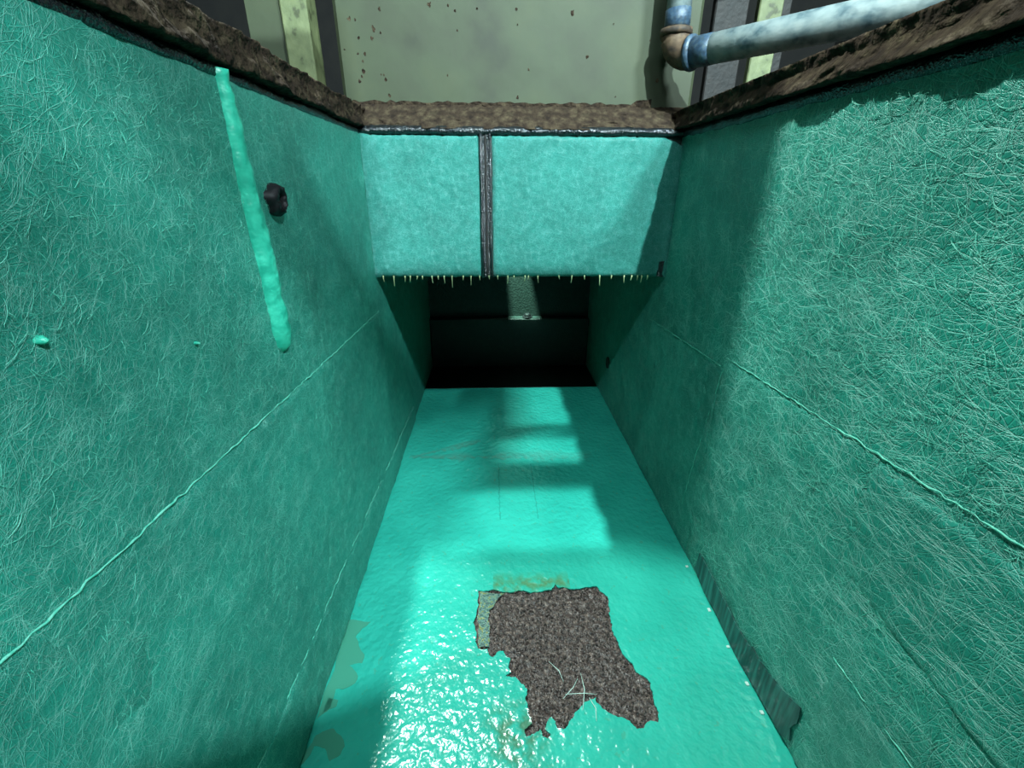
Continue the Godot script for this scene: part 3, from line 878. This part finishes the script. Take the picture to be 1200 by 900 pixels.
# ---------------------------------------------------------------- small things on the walls
func fittings():
	var wl: Node = get_node("wall_left")
	var wr: Node = get_node("wall_right")
	# rib of laminate down the left wall
	var rib := []
	var rad := []
	var rr := RandomNumberGenerator.new()
	rr.seed = 4
	for i in 40:
		var t := i / 39.0
		rib.append(P(XL - 0.004 + rr.randf_range(-0.002, 0.002), lerpf(1.955, 1.245, t), lerpf(1.288, 1.316, t) + rr.randf_range(-0.002, 0.002)))
		rad.append(lerpf(0.022, 0.036, minf(1, t * 1.6)) * (1.0 if i < 37 else [0.9, 0.7, 0.4][i - 37]) * rr.randf_range(0.97, 1.03))
	tag(put("rib", tube(rib, rad, 18, 0.006, 12), M["resin bead"], wl), "bright raised rib running down the left wall", "")
	# broken pipe stub in the left wall
	var s := base("pipe_stub", P(XL, 1.664, 1.438))
	tag(s, "black broken pipe stub sticking out of the left wall beside the rib", "pipe stub")
	put("rim", lathe(Vector3.ZERO, Vector3.RIGHT, [Vector2(0.045, -0.01), Vector2(0.043, 0.015), Vector2(0.036, 0.03), Vector2(0.026, 0.032), Vector2(0.022, 0.02), Vector2(0.02, -0.005)], 28, 0.35, 5), M["stub"], s)
	put("bore", lathe(Vector3.ZERO, Vector3.RIGHT, [Vector2(0.026, 0.002), Vector2(0.0, 0.001)], 20), M["gap"], s)
	# hole in the right wall low under the hanging panels
	var hsz := base("drain_hole", P(XR, 0.355, 3.5))
	tag(hsz, "small black hole low in the right wall within the dark opening", "hole")
	put("rim", lathe(Vector3.ZERO, Vector3.LEFT, [Vector2(0.05, -0.01), Vector2(0.05, 0.009), Vector2(0.04, 0.012), Vector2(0.036, 0.0)], 24, 0.1), M["gap"], hsz)
	put("bore", lathe(Vector3.ZERO, Vector3.LEFT, [Vector2(0.04, 0.007), Vector2(0.0, 0.0065)], 20), M["gap"], hsz)
	# bolt on the rear ledge
	var b := base("bolt", P(0.336, 0.505, ZR - 0.05))
	tag(b, "dark round bolt standing on the lit ledge in the dark opening", "bolt")
	put("washer", lathe(Vector3.ZERO, Vector3.UP, [Vector2(0.05, 0), Vector2(0.05, 0.012), Vector2(0.034, 0.014)], 24), M["stub"], b)
	put("head", lathe(Vector3.ZERO, Vector3.UP, [Vector2(0.034, 0.01), Vector2(0.034, 0.032), Vector2(0.02, 0.042), Vector2(0, 0.043)], 6), M["stub"], b)
	# dark strip without lining along the foot of the right wall
	var tape := ragged([Vector2(1.563, 0.148), Vector2(1.481, 0.143), Vector2(1.331, 0.131), Vector2(1.199, 0.121), Vector2(1.12, 0.125), Vector2(1.1, 0.145), Vector2(1.06, 0.14), Vector2(0.937, 0.17), Vector2(0.843, 0.215), Vector2(0.835, 0.15), Vector2(0.85, 0.1), Vector2(0.835, 0.061), Vector2(0.872, 0.025), Vector2(0.947, 0.02), Vector2(1.081, 0.012), Vector2(1.283, 0.01), Vector2(1.468, 0.015), Vector2(1.58, 0.04)], 2, 0.05, 61)
	var n := FastNoiseLite.new()
	n.seed = 4
	n.frequency = 0.06
	n.fractal_octaves = 4
	var td := PackedByteArray()
	td.resize(512 * 64 * 3)
	for j in 64:
		for i in 512:
			var k := clampf(0.5 + 1.3 * n.get_noise_2d(i, j * 0.22), 0, 1)
			var col := Color8(20, 48, 46).lerp(Color8(44, 104, 96), k)
			for c in 3: td[(j * 512 + i) * 3 + c] = int(col[c] * 255)
	var tm := mat("bare strip", Color.WHITE, 0.45)
	tm.albedo_texture = to_tex(512, 64, td)
	tag(put("bare_strip", slab(tape, func(p, t): return P(XR - 0.010 - t, p.y, p.x), 0.004, func(p): return Vector2((p.x - 0.8) * 1.25, p.y * 4.0)), tm, wr), "dark streaked strip without lining at the foot of the right wall", "")
	# blobs of spilled resin on the left wall
	for q in [[0.629, 1.50, 0.007], [0.939, 1.393, 0.004]]:
		put("resin_blob", lathe(P(XL, q[1], q[0]), Vector3.RIGHT, [Vector2(q[2], -0.003), Vector2(q[2] * 0.9, 0.006), Vector2(q[2] * 0.5, 0.011), Vector2(0, 0.012)], 14, 0.4, 6), M["resin bead"], wl)
	# pale chips along the foot of the right wall
	for q in [1.37, 1.2, 1.05, 0.95, 1.62]:
		put("chip", box_mesh(P(XR - 0.03, 0.0, q), P(XR - 0.018, 0.004, q + rng.randf_range(0.008, 0.02)), 0.001), M["chip"], get_node("floor"))
